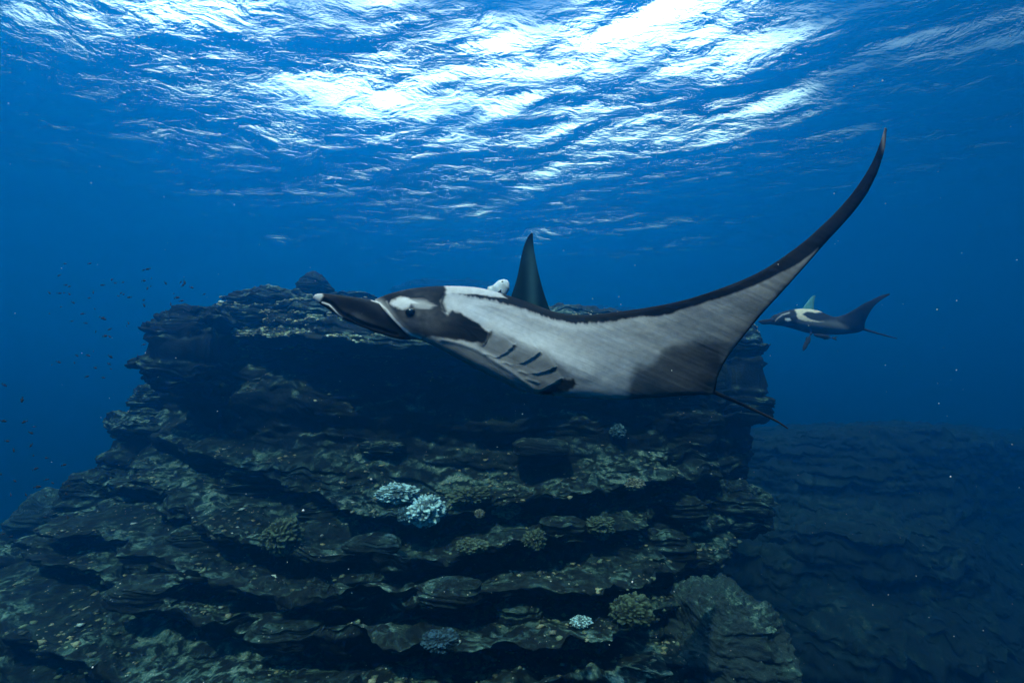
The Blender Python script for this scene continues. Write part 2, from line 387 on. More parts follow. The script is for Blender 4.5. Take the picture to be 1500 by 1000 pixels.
# layered outcrops that make the skyline and the left and right flanks
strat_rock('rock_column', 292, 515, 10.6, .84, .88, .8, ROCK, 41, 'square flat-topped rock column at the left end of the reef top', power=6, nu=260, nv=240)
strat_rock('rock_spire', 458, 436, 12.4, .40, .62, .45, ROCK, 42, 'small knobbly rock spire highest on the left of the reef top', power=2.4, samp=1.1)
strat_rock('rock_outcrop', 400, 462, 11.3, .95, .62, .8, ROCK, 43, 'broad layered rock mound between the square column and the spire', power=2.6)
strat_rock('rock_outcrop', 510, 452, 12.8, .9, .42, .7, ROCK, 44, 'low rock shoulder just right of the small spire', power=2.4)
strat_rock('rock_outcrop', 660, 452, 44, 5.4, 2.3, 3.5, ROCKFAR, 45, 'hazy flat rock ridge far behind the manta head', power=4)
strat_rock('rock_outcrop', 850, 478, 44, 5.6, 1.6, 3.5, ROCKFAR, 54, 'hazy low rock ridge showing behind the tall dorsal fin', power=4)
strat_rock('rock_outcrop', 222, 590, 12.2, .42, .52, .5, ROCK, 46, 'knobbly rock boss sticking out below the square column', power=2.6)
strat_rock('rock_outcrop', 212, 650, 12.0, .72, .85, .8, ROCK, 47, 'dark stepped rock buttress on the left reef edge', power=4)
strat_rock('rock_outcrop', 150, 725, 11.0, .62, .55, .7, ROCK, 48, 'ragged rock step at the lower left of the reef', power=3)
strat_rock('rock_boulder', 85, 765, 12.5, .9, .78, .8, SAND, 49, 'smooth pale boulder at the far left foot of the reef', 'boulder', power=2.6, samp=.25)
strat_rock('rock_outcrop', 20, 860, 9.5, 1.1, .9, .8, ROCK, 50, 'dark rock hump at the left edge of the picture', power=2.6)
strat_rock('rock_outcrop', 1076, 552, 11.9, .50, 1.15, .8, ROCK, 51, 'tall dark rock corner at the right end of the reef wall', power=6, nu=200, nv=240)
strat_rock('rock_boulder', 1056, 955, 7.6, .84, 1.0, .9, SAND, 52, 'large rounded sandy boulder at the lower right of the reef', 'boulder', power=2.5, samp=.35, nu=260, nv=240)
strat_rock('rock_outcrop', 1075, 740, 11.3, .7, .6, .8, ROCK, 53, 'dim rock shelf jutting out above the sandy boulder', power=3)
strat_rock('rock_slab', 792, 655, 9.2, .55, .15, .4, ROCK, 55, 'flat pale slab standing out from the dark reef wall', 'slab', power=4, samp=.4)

def build_far():
    rails = [
        ([900, 1040, 1150, 1300, 1420, 1560, 1800], [640, 632, 624, 618, 626, 640, 660], [40, 36, 32, 31, 33, 38, 48]),
        ([900, 1040, 1150, 1300, 1420, 1520, 1800], [655, 650, 640, 630, 640, 660, 700], [26, 24, 22, 21, 22, 26, 40]),
        ([900, 1040, 1150, 1300, 1410, 1500, 1800], [700, 690, 685, 700, 700, 720, 760], [24, 22, 20, 18.5, 20, 25, 38]),
        ([900, 1040, 1150, 1300, 1400, 1480, 1800], [760, 760, 750, 755, 760, 770, 840], [22, 20, 18, 17, 18, 24, 38]),
        ([900, 1040, 1150, 1300, 1420, 1500, 1900], [790, 790, 785, 790, 800, 820, 900], [20, 18, 16, 15, 16, 20, 34]),
        ([850, 1020, 1150, 1300, 1460, 1560, 1900], [860, 870, 870, 880, 880, 890, 980], [18, 16, 14.5, 13.8, 15, 19, 30]),
        ([800, 1000, 1150, 1320, 1500, 1660, 1900], [950, 960, 970, 980, 985, 985, 1050], [15, 13, 12, 11.6, 12.4, 15, 26]),
        ([700, 950, 1150, 1340, 1540, 1760, 2100], [1150, 1160, 1170, 1180, 1180, 1180, 1180], [12, 10.6, 10, 10, 10.6, 12.4, 22]),
        ([600, 950, 1150, 1340, 1540, 1860, 2300], [1500, 1500, 1500, 1500, 1500, 1500, 1500], [9, 8.6, 8.6, 8.6, 8.8, 9.4, 16]),
    ]
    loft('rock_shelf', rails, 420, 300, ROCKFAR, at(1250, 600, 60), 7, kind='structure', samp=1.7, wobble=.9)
    # deep floor out to where the water swallows it
    n = 200; ax = 14 * np.sinh(np.linspace(-1, 1, n) * 4.2)
    X_, Y_ = np.meshgrid(ax, ax, indexing='ij')
    Z_ = -15 + 1.6 * fbm(X_ * .05, Y_ * .05, 0, 4, 5) * np.clip(50 / (1 + np.hypot(X_, Y_)), 0, 1)
    Z_ = np.maximum(Z_, -20)
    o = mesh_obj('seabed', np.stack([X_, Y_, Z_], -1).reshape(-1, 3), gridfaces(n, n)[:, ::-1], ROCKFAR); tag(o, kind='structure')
build_far()

def reef_pick(px, py, P=None, r=4):
    P = REEF if P is None else P
    qx, qy, d = PR
    m_ = np.hypot(qx - px, qy - py) < r
    if not m_.any(): return None
    k = np.argmin(np.where(m_, d, 1e9)); return P.reshape(-1, 3)[k]
PR = tuple(a.ravel() for a in proj(REEF))

CORAL = None
def coral_mat():
    m, nt, out, N, L = nodes('coral_skin')
    a = N('Attribute', attribute_name='Col'); g = N('NewGeometry')
    n = N('TexNoise', i_Scale=45.0, i_Detail=3.0); L(g.outputs['Position'], n.inputs['Vector'])
    f = N('MapRange'); f.inputs['From Min'].default_value = .3; f.inputs['From Max'].default_value = .7; f.inputs['To Min'].default_value = .6; f.inputs['To Max'].default_value = 1.3; L(n.outputs[0], f.inputs['Value'])
    mv = N('VectorMath', operation='SCALE'); L(a.outputs['Color'], mv.inputs[0]); L(f.outputs[0], mv.inputs['Scale'])
    bs = N('BsdfPrincipled'); bs.inputs['Roughness'].default_value = .85; bs.inputs['Specular IOR Level'].default_value = .2
    L(mv.outputs[0], bs.inputs['Base Color']); L(bs.outputs[0], out.inputs['Surface']); return m
CORAL = coral_mat()
def coral_head(px, py, rpx, asp, colr, seed, label, group=None, knob=.30, name='coral_head', fine=34.0):
    c = reef_pick(px, py + rpx * .5)
    if c is None: print('no reef at', px, py); return
    d = proj(c)[2] - .05; c = at(px, py + rpx * asp * .25, d); r = rpx / F * d
    nu, nv = 150, 90
    th = np.linspace(0, 2 * math.pi, nu, endpoint=False)[:, None]; f = np.linspace(.001, math.pi - .001, nv)[None]
    n = np.stack([np.cos(th) * np.sin(f), np.sin(th) * np.sin(f), np.cos(f) + 0 * th], -1)
    fr = fine / r * .16
    big = fbm(n[..., 0] * 1.3 + seed, n[..., 1] * 1.3, n[..., 2] * 1.3, 3, seed)
    cell = np.abs(vnoise(n[..., 0] * r * fr + seed, n[..., 1] * r * fr, n[..., 2] * r * fr, seed + 4))
    cel2 = np.abs(vnoise(n[..., 0] * r * fr * 2.1, n[..., 1] * r * fr * 2.1, n[..., 2] * r * fr * 2.1, seed + 8))
    h = 1 + .48 * big + knob * (cell - .35) + knob * .45 * (cel2 - .3)
    P = c + n * np.array([1 + .25 * math.sin(seed * 2.3), .9, asp * (1 - .2 * math.sin(seed * 1.7))]) * r * h[..., None]
    P[:, 0] = P[:, 0].mean(0); P[:, -1] = P[:, -1].mean(0)
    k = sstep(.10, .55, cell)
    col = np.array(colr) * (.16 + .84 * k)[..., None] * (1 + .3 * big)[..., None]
    fc = np.concatenate([gridfaces(nu, nv), np.stack([(nu - 1) * nv + np.arange(nv - 1), (nu - 1) * nv + np.arange(1, nv), np.arange(1, nv), np.arange(nv - 1)], -1)])
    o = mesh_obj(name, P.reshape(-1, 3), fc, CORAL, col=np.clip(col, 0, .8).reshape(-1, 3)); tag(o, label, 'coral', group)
PALE = (.50, .74, .72); TAN = (.26, .26, .18); OLIVE = (.08, .11, .065); BLUE = (.07, .15, .18); SEA = (.14, .26, .24)
coral_head(583, 717, 25, .62, PALE, 1, 'pale turquoise branching coral head, upper left of the bright pair on the dark ledge')
coral_head(624, 741, 31, .62, PALE, 2, 'largest pale blue coral head, lower right of the bright pair on the dark ledge')
coral_head(596, 752, 14, .6, BLUE, 3, 'small bluish coral knob tucked under the left side of the largest pale coral')
coral_head(688, 722, 26, .55, OLIVE, 4, 'low brown-green coral mound right of the bright pale pair')
coral_head(703, 751, 8, .8, TAN, 5, 'tiny cream coral knob on the dark riser right of the pale pair')
coral_head(738, 742, 17, .6, TAN, 6, 'small tan coral clump halfway along the reef, above the wide middle ledge')
coral_head(785, 785, 18, .7, OLIVE, 7, 'olive coral knob on the wide middle ledge')
coral_head(690, 796, 24, .5, OLIVE, 8, 'brownish coral mound at the lip of the wide middle ledge')
coral_head(878, 766, 17, .7, OLIVE, 9, 'olive coral mound with flat tan cap on the middle ledge, right half')
coral_head(882, 779, 14, .45, TAN, 10, 'flat cream coral plate on the middle ledge, right half')
coral_head(926, 707, 17, .5, TAN, 11, 'tan coral cushion near the right end of the upper ledge')
coral_head(850, 907, 12, .7, PALE, 12, 'small ragged white coral low on the right half of the reef')
coral_head(838, 936, 13, .6, TAN, 13, 'small tan coral just below the ragged white one')
coral_head(868, 944, 13, .7, OLIVE, 14, 'olive coral knob right of the small tan one near the bottom')
coral_head(646, 935, 24, .45, (.03, .07, .09), 15, 'dim blue-grey coral mound near the bottom, left of centre')
coral_head(925, 892, 24, .75, OLIVE, 17, 'rounded dark green coral boulder low on the right')
coral_head(410, 780, 28, .7, OLIVE, 18, 'knobbly brown coral mass on the left half of the wide ledge')
coral_head(312, 522, 24, .6, BLUE, 19, 'clustered blue-green coral growing on the wall under the square column')
coral_head(905, 630, 14, .6, BLUE, 21, 'faint blue coral tuft high on the dark wall, right of centre')

def scatter():
    """uncountable small growth on every face that looks up: one object"""
    rng = np.random.RandomState(12)
    t = (1 + 5 ** .5) / 2
    iv = np.array([(-1, t, 0), (1, t, 0), (-1, -t, 0), (1, -t, 0), (0, -1, t), (0, 1, t), (0, -1, -t), (0, 1, -t), (t, 0, -1), (t, 0, 1), (-t, 0, -1), (-t, 0, 1)]) / 1.9
    ifc = np.array([(0, 11, 5), (0, 5, 1), (0, 1, 7), (0, 7, 10), (0, 10, 11), (1, 5, 9), (5, 11, 4), (11, 10, 2), (10, 7, 6), (7, 1, 8), (3, 9, 4), (3, 4, 2), (3, 2, 6), (3, 6, 8), (3, 8, 9), (4, 9, 5), (2, 4, 11), (6, 2, 10), (8, 6, 7), (9, 8, 1)])
    P = REEF; du = np.gradient(P, axis=0); dv = np.gradient(P, axis=1)
    n = np.cross(du, dv); area = np.linalg.norm(n, axis=-1) + 1e-12; n /= area[..., None]
    if n[..., 1].mean() > 0: n = -n
    qx, qy, d = proj(P)
    nz = n[..., 2]
    cl = fbm(P[..., 0] * 1.6, P[..., 1] * 1.6, P[..., 2] * 1.6, 3, 77)
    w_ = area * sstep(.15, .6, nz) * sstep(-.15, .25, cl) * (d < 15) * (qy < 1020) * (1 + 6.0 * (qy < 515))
    w_ = w_.ravel() / w_.sum()
    k = rng.choice(w_.size, 16000, p=w_)
    C = P.reshape(-1, 3)[k] + rng.randn(len(k), 3) * .01
    s = .012 + .035 * rng.rand(len(k)) ** 3
    J = 1 + .35 * rng.randn(len(k), 12, 1)
    V = C[:, None] + iv[None] * J * s[:, None, None] * np.array([1.3, 1.3, .6])
    pal = np.array([TAN, (.30, .28, .16), (.16, .2, .12), (.45, .50, .42), (.07, .08, .06)])
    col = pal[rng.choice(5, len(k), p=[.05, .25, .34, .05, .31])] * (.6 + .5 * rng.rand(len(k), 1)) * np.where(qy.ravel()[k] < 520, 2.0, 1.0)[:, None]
    Fc = (ifc[None] + 12 * np.arange(len(k))[:, None, None]).reshape(-1, 3)
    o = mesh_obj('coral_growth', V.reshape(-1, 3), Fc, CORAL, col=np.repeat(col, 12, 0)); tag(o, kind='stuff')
scatter()

for px, py, r, asp, sd_, lab in ((365, 712, 34, .5, 61, 'low dark rock block on the left end of the upper ledge'), (470, 748, 26, .55, 62, 'small dark rock block below the tip of the head fin on the upper ledge'),
        (545, 800, 36, .4, 63, 'flat rock slab lying on the wide middle ledge left of centre'), (825, 775, 30, .6, 64, 'squat rock block on the wide middle ledge right of centre'),
        (660, 868, 42, .4, 65, 'broad flat slab at the lip of the lower ledge, centre'), (975, 800, 34, .7, 66, 'jagged rock block near the right end of the lower ledge'),
        (290, 795, 40, .55, 67, 'rock block jutting from the left slope under the brown coral'), (760, 900, 32, .6, 68, 'squat dark block low on the reef right of centre'),
        (1000, 745, 28, .6, 69, 'small rock block at the right end of the middle ledge'), (215, 870, 46, .5, 70, 'large dark block on the lower left slope'),
        (420, 925, 44, .5, 71, 'broad dark block at the bottom left of the reef'), (560, 655, 30, .35, 72, 'thin rock shelf standing out of the dark upper wall')):
    c = reef_pick(px, py, r=6)
    if c is not None:
        dd = float(proj(c)[2]); R_ = r / F * dd
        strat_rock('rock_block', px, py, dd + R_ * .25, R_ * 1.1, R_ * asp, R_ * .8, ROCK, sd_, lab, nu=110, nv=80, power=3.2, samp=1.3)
# ------------------------------------------------------------------ manta rays
def skin_mat(name, rough=0.5, spec=0.02, streak=1.0):
    m, nt, out, N, L = nodes(name)
    a = N('Attribute', attribute_name='Col')
    g = N('NewGeometry')
    n1 = N('TexNoise', i_Scale=26.0, i_Detail=5.0, i_Roughness=.6); L(g.outputs['Position'], n1.inputs['Vector'])
    f = N('MapRange'); f.inputs['From Min'].default_value = .3; f.inputs['From Max'].default_value = .7
    f.inputs['To Min'].default_value = 1 - .14 * streak; f.inputs['To Max'].default_value = 1 + .10 * streak; L(n1.outputs[0], f.inputs['Value'])
    mv = N('VectorMath', operation='SCALE'); L(a.outputs['Color'], mv.inputs[0]); L(f.outputs[0], mv.inputs['Scale'])
    bs = N('BsdfPrincipled'); bs.inputs['Roughness'].default_value = rough; bs.inputs['Specular IOR Level'].default_value = spec
    L(mv.outputs[0], bs.inputs['Base Color'])
    n2 = N('TexNoise', i_Scale=90.0, i_Detail=4.0); L(g.outputs['Position'], n2.inputs['Vector'])
    bp = N('Bump', i_Strength=.35, i_Distance=.003); L(n2.outputs[0], bp.inputs['Height']); L(bp.outputs[0], bs.inputs['Normal'])
    L(bs.outputs[0], out.inputs['Surface'])
    return m
SKIN = skin_mat('manta_skin')
FINSKIN = skin_mat('manta_fin_skin', .42, .04, .6)

def catmull(C, n):
    """C (k,m) control rows -> n rows, centripetal-ish by row distance on the first two columns"""
    C = np.array(C, float); k = len(C)
    t = np.arange(k, dtype=float); s = np.linspace(0, k - 1, n)
    D = np.zeros_like(C)
    for j in range(C.shape[1]):                       # monotone-limited tangents
        d = np.diff(C[:, j]); m = np.zeros(k)
        m[1:-1] = (d[:-1] + d[1:]) / 2; m[0] = d[0]; m[-1] = d[-1]
        D[:, j] = m
    i = np.clip(s.astype(int), 0, k - 2); f = (s - i)[:, None]
    h00 = 2 * f**3 - 3 * f**2 + 1; h10 = f**3 - 2 * f**2 + f; h01 = -2 * f**3 + 3 * f**2; h11 = f**3 - f**2
    return h00 * C[i] + h10 * D[i] + h01 * C[i + 1] + h11 * D[i + 1]

def seg_dist(px, py, poly):
    """distance to a polyline, position along it 0..1 and side (+ = right-hand side of travel in image)"""
    best = np.full(px.shape, 1e9); tt = np.zeros(px.shape); sd_ = np.zeros(px.shape)
    poly = np.array(poly, float); n = len(poly) - 1
    for i in range(n):
        a, b = poly[i], poly[i + 1]; e = b - a
        t = ((px - a[0]) * e[0] + (py - a[1]) * e[1]) / (e @ e)
        tc = np.clip(t, 0, 1)
        dx = px - a[0] - tc * e[0]; dy = py - a[1] - tc * e[1]; d = np.hypot(dx, dy)
        w_ = d < best
        best = np.where(w_, d, best); tt = np.where(w_, (i + tc) / n, tt)
        sd_ = np.where(w_, np.sign(e[0] * dy - e[1] * dx), sd_)
    return best, tt, sd_
def inpoly(px, py, poly):
    poly = np.array(poly, float); r = np.zeros(px.shape, bool); n = len(poly)
    for i in range(n):
        x0, y0 = poly[i]; x1, y1 = poly[(i + 1) % n]
        c = ((y0 > py) != (y1 > py)) & (px < (x1 - x0) * (py - y0) / (y1 - y0 + 1e-12) + x0)
        r ^= c
    return r
def soft(px, py, poly, s, jit=0, seed=0, sc=.12, fx=1.0, fy=1.0):
    """soft membership of a closed outline, edge broken up by noise"""
    qx = px; qy = py
    if jit:
        j = fbm(px * sc * fx, py * sc * fy, 0, 4, seed) * jit
        k = fbm(px * sc * fx + 50, py * sc * fy, 0, 4, seed + 3) * jit
        qx = px + j; qy = py + k
    d, _, _ = seg_dist(qx, qy, list(poly) + [poly[0]])
    d = np.where(inpoly(qx, qy, poly), d, -d)
    return sstep(-s, s, d)

def foil(name, st, n, nf, nb, mat, parent, paint=None, bump=None, fprof=.5, peak=.5, cap=True):
    """closed solid from stations (Lx,Ly,Tx,Ty,dL,dT,thick_front,thick_back) set out in the photo's pixels and depth"""
    S = catmull(st, n)
    S[:, 6:] = np.maximum(S[:, 6:], .0015)
    vf = (1 - np.cos(np.linspace(0, math.pi, nf))) / 2; vf = .35 * np.linspace(0, 1, nf) + .65 * vf
    vb = ((1 - np.cos(np.linspace(math.pi, 0, nb + 2))) / 2)[1:-1]
    Lp = at(S[:, 0], S[:, 1], S[:, 4]); Tp = at(S[:, 2], S[:, 3], S[:, 5])
    def prof(v):
        w_ = np.where(v < peak, v / peak * .5, .5 + (v - peak) / (1 - peak) * .5)
        return np.clip(4 * w_ * (1 - w_), 0, 1) ** fprof
    view = np.array([0, 1.0, 0.0])
    fr = Lp[:, None] * (1 - vf)[None, :, None] + Tp[:, None] * vf[None, :, None]
    bk = Lp[:, None] * (1 - vb)[None, :, None] + Tp[:, None] * vb[None, :, None]
    fr = fr - view * (S[:, 6][:, None] * prof(vf)[None])[..., None]
    bk = bk + view * (S[:, 7][:, None] * prof(vb)[None])[..., None]
    if bump is not None:
        px, py, _ = proj(fr); b = bump(px, py) * np.clip(S[:, 6][:, None] / .02, 0, 1) * sstep(0, .05, vf) * sstep(1, .95, vf)
        fr = fr - view * b[..., None]
    P = np.concatenate([fr, bk], 1); nv = nf + nb
    V = P.reshape(-1, 3); Fc = gridfaces(n, nv, True)
    caps = []
    for r, flip in ((0, 0), (n - 1, 1)):
        c = P[r].mean(0); V = np.concatenate([V, c[None]]); ci = len(V) - 1
        j = np.arange(nv)
        q = np.stack([r * nv + j, np.full(nv, ci), np.full(nv, ci), r * nv + (j + 1) % nv], -1)
        caps.append(np.stack([r * nv + j, r * nv + (j + 1) % nv, np.full(nv, ci)], -1) if flip == 0 else np.stack([r * nv + (j + 1) % nv, r * nv + j, np.full(nv, ci)], -1))
    # caps as degenerate-free tris: write them as a second object-free block of quads
    tri = np.concatenate(caps)
    me_faces = Fc
    col = np.full((len(V), 3), .03)
    if paint is not None:
        px, py, _ = proj(V)
        front = np.zeros((n, nv), bool); front[:, :nf] = True
        front = np.concatenate([front.ravel(), [True, True]])
        col = paint(px, py, front)
    o = mesh_obj(name, V, me_faces, mat, parent, col=col)
    # add caps
    import bmesh
    bm = bmesh.new(); bm.from_mesh(o.data); bm.verts.ensure_lookup_table()
    for t in tri:
        try:
            f_ = bm.faces.new([bm.verts[int(i)] for i in t]); f_.smooth = True
        except ValueError: pass
    bm.normal_update()
    bmesh.ops.recalc_face_normals(bm, faces=bm.faces[:])
    bm.to_mesh(o.data); bm.free()
    return o

def tube(name, pts, rad, mat, parent, nseg=10, col=(.03, .03, .03)):
    P = catmull(pts, 40); R = np.interp(np.linspace(0, 1, 40), np.linspace(0, 1, len(rad)), rad)
    T = np.gradient(P, axis=0); T /= np.linalg.norm(T, axis=1, keepdims=True)
    up = np.array([0, 1.0, 0.1]); A = np.cross(T, up); A /= np.linalg.norm(A, axis=1, keepdims=True); B = np.cross(T, A)
    th = np.linspace(0, 2 * math.pi, nseg, endpoint=False)
    V = P[:, None] + R[:, None, None] * (np.cos(th)[None, :, None] * A[:, None] + np.sin(th)[None, :, None] * B[:, None])
    V[-1] = P[-1]
    return mesh_obj(name, V.reshape(-1, 3), gridfaces(40, nseg, True), mat, parent, col=np.tile(np.array(col), (40 * nseg, 1)))

# ---------- the near manta
GILLS = [
    [(718, 483), (716, 491), (714, 498), (709, 505), (703, 510)],
    [(755, 503), (750, 510), (742, 517), (733, 522), (722, 526)],
    [(793, 515), (787, 520), (778, 526), (768, 531), (755, 534)],
    [(816, 536), (808, 541), (799, 544), (788, 547), (772, 548)],
    [(825, 553), (815, 559), (803, 566), (793, 571), (785, 573)],
]
RIBS = [[(707, 517), (718, 519), (728, 524)], [(733, 530), (742, 531), (753, 536)], [(757, 543), (765, 544), (775, 549)], [(768, 553), (778, 557), (794, 562)]]
FOLD = [(648, 497), (675, 503), (700, 512), (722, 527), (745, 541), (765, 556), (787, 574)]
def near_bump(px, py):
    b = 0
    # brow and socket round the eye
    b = b + .050 * np.exp(-(((px - 606) / 34) ** 2 + ((py - 455) / 26) ** 2))
    b = b - .012 * np.exp(-(((px - 601) / 9) ** 2 + ((py - 457) / 8) ** 2))
    # gill flaps: rise towards the flap edge, then fall into the slot
    for i, g in enumerate(GILLS):
        d, t, s = seg_dist(px, py, g)
        env = sstep(0, .12, t) * sstep(1, .75, t)
        s = -s
        b = b + .011 * env * np.where(s < 0, np.exp(-d / 16), 0)
        b = b - .004 * (env * sstep(.75, .15, t) if i < 4 else env) * np.where(s >= 0, np.exp(-(d / (5.0 if i < 4 else 13)) ** 2) , 0)
    for g in RIBS:
        d, t, s = seg_dist(px, py, g); b = b + .006 * np.exp(-(d / 2.5) ** 2) * sstep(0, .2, t) * sstep(1, .8, t)
    d, t, s = seg_dist(px, py, FOLD)
    b = b + .010 * np.exp(-(d / 4) ** 2)
    # shoulder ridge running back from the head, crease where the wing joins
    d, t, s = seg_dist(px, py, [(690, 462), (740, 490), (800, 520), (860, 545), (920, 560)])
    b = b + .022 * np.exp(-(d / 16) ** 2) * sstep(1, .5, t)
    d, t, s = seg_dist(px, py, [(651, 434), (648, 443), (652, 456)])
    b = b - .016 * np.exp(-(d / 2.6) ** 2)
    # muscle fibres on the wing
    a = .42; u = px * math.sin(a) - py * math.cos(a); v = px * math.cos(a) + py * math.sin(a)
    b = b + .0022 * fbm(u * .17, v * .010, 0, 4, 9) * sstep(640, 760, px)
    b = b + .008 * fbm(u * .04, v * .006, 3, 3, 19) * sstep(700, 800, px)
    b = b + .004 * fbm(px * .045, py * .06, 0, 3, 12)
    return b
BAND = [(540, 448), (648, 424), (690, 434), (720, 440), (760, 450), (790, 459), (810, 468), (845, 474), (905, 469), (980, 460), (1030, 444), (1080, 429), (1130, 407), (1165, 388), (1185, 374), (1199, 362)]
def near_paint(px, py, front):
    a = .42; u = px * math.sin(a) - py * math.cos(a); v = px * math.cos(a) + py * math.sin(a)
    st = fbm(u * .22, v * .012, 0, 4, 9); st2 = fbm(u * .05, v * .008, 2, 3, 29); mot = fbm(px * .03, py * .04, 7, 4, 39)
    W = .46 * (1 + .10 * st + .20 * st2 + .16 * mot)
    W = W * (1 - .38 * sstep(860, 1180, px))  # light falling off along the wing, put into the skin tone
    # light along the shoulder muscle and shade around it, put into the tone
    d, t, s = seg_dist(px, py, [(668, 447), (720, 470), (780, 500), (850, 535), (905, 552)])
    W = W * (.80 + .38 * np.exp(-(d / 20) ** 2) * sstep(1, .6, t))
    # fibres are greyer in thin lines
    W = W * (1 - .12 * sstep(.2, .6, fbm(u * .45, v * .012, 5, 2, 49)))
    c = W
    K = .008 + .003 * mot
    # gill plate greyed, body shading put into the colour
    gp = soft(px, py, [(700, 505), (722, 484), (760, 500), (800, 514), (835, 545), (800, 572), (786, 574), (745, 540), (720, 525)], 6, 5, 61, .08)
    c = c * (1 - .45 * gp)
    # belly keel strip, underside shade painted in as grey
    kp = soft(px, py, [(610, 494), (650, 500), (700, 515), (745, 545), (790, 578), (780, 582), (600, 512)], 5, 2, 62)
    c = c * (1 - .35 * kp)
    # dark blotch toward the tail
    rp = soft(px, py, [(912, 600), (921, 562), (934, 543), (958, 528), (985, 512), (1022, 500), (1052, 497), (1066, 503), (1062, 520), (1050, 560), (1045, 600)], 9, 11, 63, .045)
    c = c * (1 - rp) + rp * (.085 + .03 * mot + .02 * st)
    gr = soft(px, py, [(1045, 600), (1040, 560), (1062, 490), (1110, 440), (1150, 405), (1200, 368), (1200, 420), (1100, 520)], 22, 10, 64, .05)
    c = c * (1 - .35 * gr)
    # black spot behind the last gill
    bp_ = soft(px, py, [(789, 574), (812, 563), (828, 552), (840, 556), (845, 562), (838, 569), (822, 574), (800, 579)], 3, 4, 65, .2)
    c = c * (1 - bp_) + bp_ * .015
    # leading edge band with a frayed lower edge
    wob = (3.0 * sstep(1000, 850, px) + .7) * fbm(px * .30, py * .05, 0, 3, 71) + 1.8 * fbm(px * .05, 0, 0, 3, 72)
    yb = np.interp(px, [p[0] for p in BAND], [p[1] for p in BAND])
    bd = sstep(2.2, -2.2, py - yb - wob); bd = np.where(px > 1199, 1.0, bd)
    c = c * (1 - bd) + bd * K
    rim = np.exp(-((py - yb - wob - 6) / 4.5) ** 2) * sstep(720, 780, px) * sstep(1000, 820, px)
    c = c + .12 * rim
    # white shoulder stripes on the back
    s1 = soft(px, py, [(647, 416), (700, 417), (735, 430), (742, 436), (718, 434), (690, 431), (655, 430), (649, 427), (655, 424)], 1.8, 3, 73, .15, .5, 1)
    s2 = soft(px, py, [(651, 436), (690, 437), (725, 443), (756, 450), (742, 453), (700, 449), (668, 450), (654, 460), (648, 448)], 2, 3, 74, .15, .5, 1)
    c = c * (1 - s1) + .56 * s1 * (1 + .15 * mot)
    # head
    hp = soft(px, py, [(540, 434), (575, 420), (620, 412), (648, 412), (652, 431), (646, 440), (648, 455), (655, 462), (662, 452), (690, 468), (705, 478), (717, 488), (714, 503), (690, 501), (660, 496), (635, 493), (612, 497), (598, 493), (570, 470), (545, 445)], 2.5, 4, 75, .12)
    hd = .007 + .040 * 2.4 * np.exp(-(((px - 612) / 36) ** 2 + ((py - 468) / 20) ** 2)) * (1 + .8 * fbm(px * .10, py * .12, 0, 3, 76))
    hd = hd + .05 * np.clip(fbm(px * .07, py * .13, 9, 3, 77) - .1, 0, 1) * sstep(680, 600, px)
    c = c * (1 - hp) + hp * hd
    c = np.maximum(c, s2 * .50 * (1 + .2 * mot))
    # pale brow blotch with brushed tail
    b1 = soft(px, py, [(572, 444), (580, 436), (594, 434), (608, 440), (616, 446), (602, 446), (598, 452), (586, 452), (576, 448)], 2.5, 2.5, 78, .15)
    b2 = soft(px, py, [(598, 438), (620, 441), (640, 449), (628, 453), (606, 452), (602, 447)], 4, 4, 79, .10, .5, 2)
    c = np.maximum(c, .62 * b1); c = np.maximum(c, .38 * b2)
    # eye shadow ring
    e = np.exp(-(((px - 602) / 8.5) ** 2 + ((py - 459) / 8.0) ** 2) ** 1.5)
    c = c * (1 - .92 * e)
    # white lip at the mouth corner and the grey line behind it
    d, t, s = seg_dist(px, py, [(546, 440), (556, 444), (566, 453), (578, 468), (592, 482), (604, 491), (616, 495)])
    c = np.maximum(c, .75 * np.exp(-(d / 2.1) ** 2))
    c = np.maximum(c, .26 * np.exp(-(d / 6.5) ** 2) * hp)
    d, t, s = seg_dist(px, py, [(566, 442), (572, 454), (584, 466), (602, 476), (625, 483)])
    c = np.maximum(c, .20 * np.exp(-(d / 2.0) ** 2) * (1 - t))
    d, t, s = seg_dist(px, py, [(650, 433), (647, 444), (652, 456)])
    c = c * (1 - .9 * np.exp(-(d / 2.4) ** 2))  # shade in the crease behind the head, painted dark
    # pale flap edges and fold; rib and edge highlights put into the colour
    for g in RIBS:
        d, t, s = seg_dist(px, py, g); c = c + .16 * np.exp(-(d / 1.2) ** 2) * sstep(0, .2, t) * sstep(1, .8, t)
    for g in GILLS:
        d, t, s = seg_dist(px, py, g)
        c = c + .26 * np.exp(-(d / 1.2) ** 2) * sstep(1, .8, t)
        c = c * (1 - .85 * np.exp(-((d - 2.5) / 2.2) ** 2) * (s < 0) * sstep(0, .1, t) * sstep(.5, .15, t))  # shadow behind each flap, painted as a dark patch
    d, t, s = seg_dist(px, py, FOLD)
    c = c + .07 * np.exp(-(d / 1.6) ** 2) * sstep(640, 690, px)
    # thin black hem on the trailing edge
    d, t, s = seg_dist(px, py, [(1045, 578), (1052, 550), (1062, 528), (1085, 497), (1110, 465), (1160, 412), (1202, 364)])
    c = c * (1 - .95 * np.exp(-(d / 1.6) ** 2))
    # pale wing tip
    c = np.maximum(c, .28 * np.exp(-((px - 1294) / 3.0) ** 2) * sstep(232, 200, py))
    # speckle of scars
    c = np.clip(c, .008, .70)
    col = np.stack([c * 1.02, c * .965, c * .92], -1)
    back = ~front                                           # dorsal side of the sheet: black with the shoulder patch
    kb = .012 + .004 * mot
    col[back] = np.stack([kb, kb, kb], -1)[back]
    return col

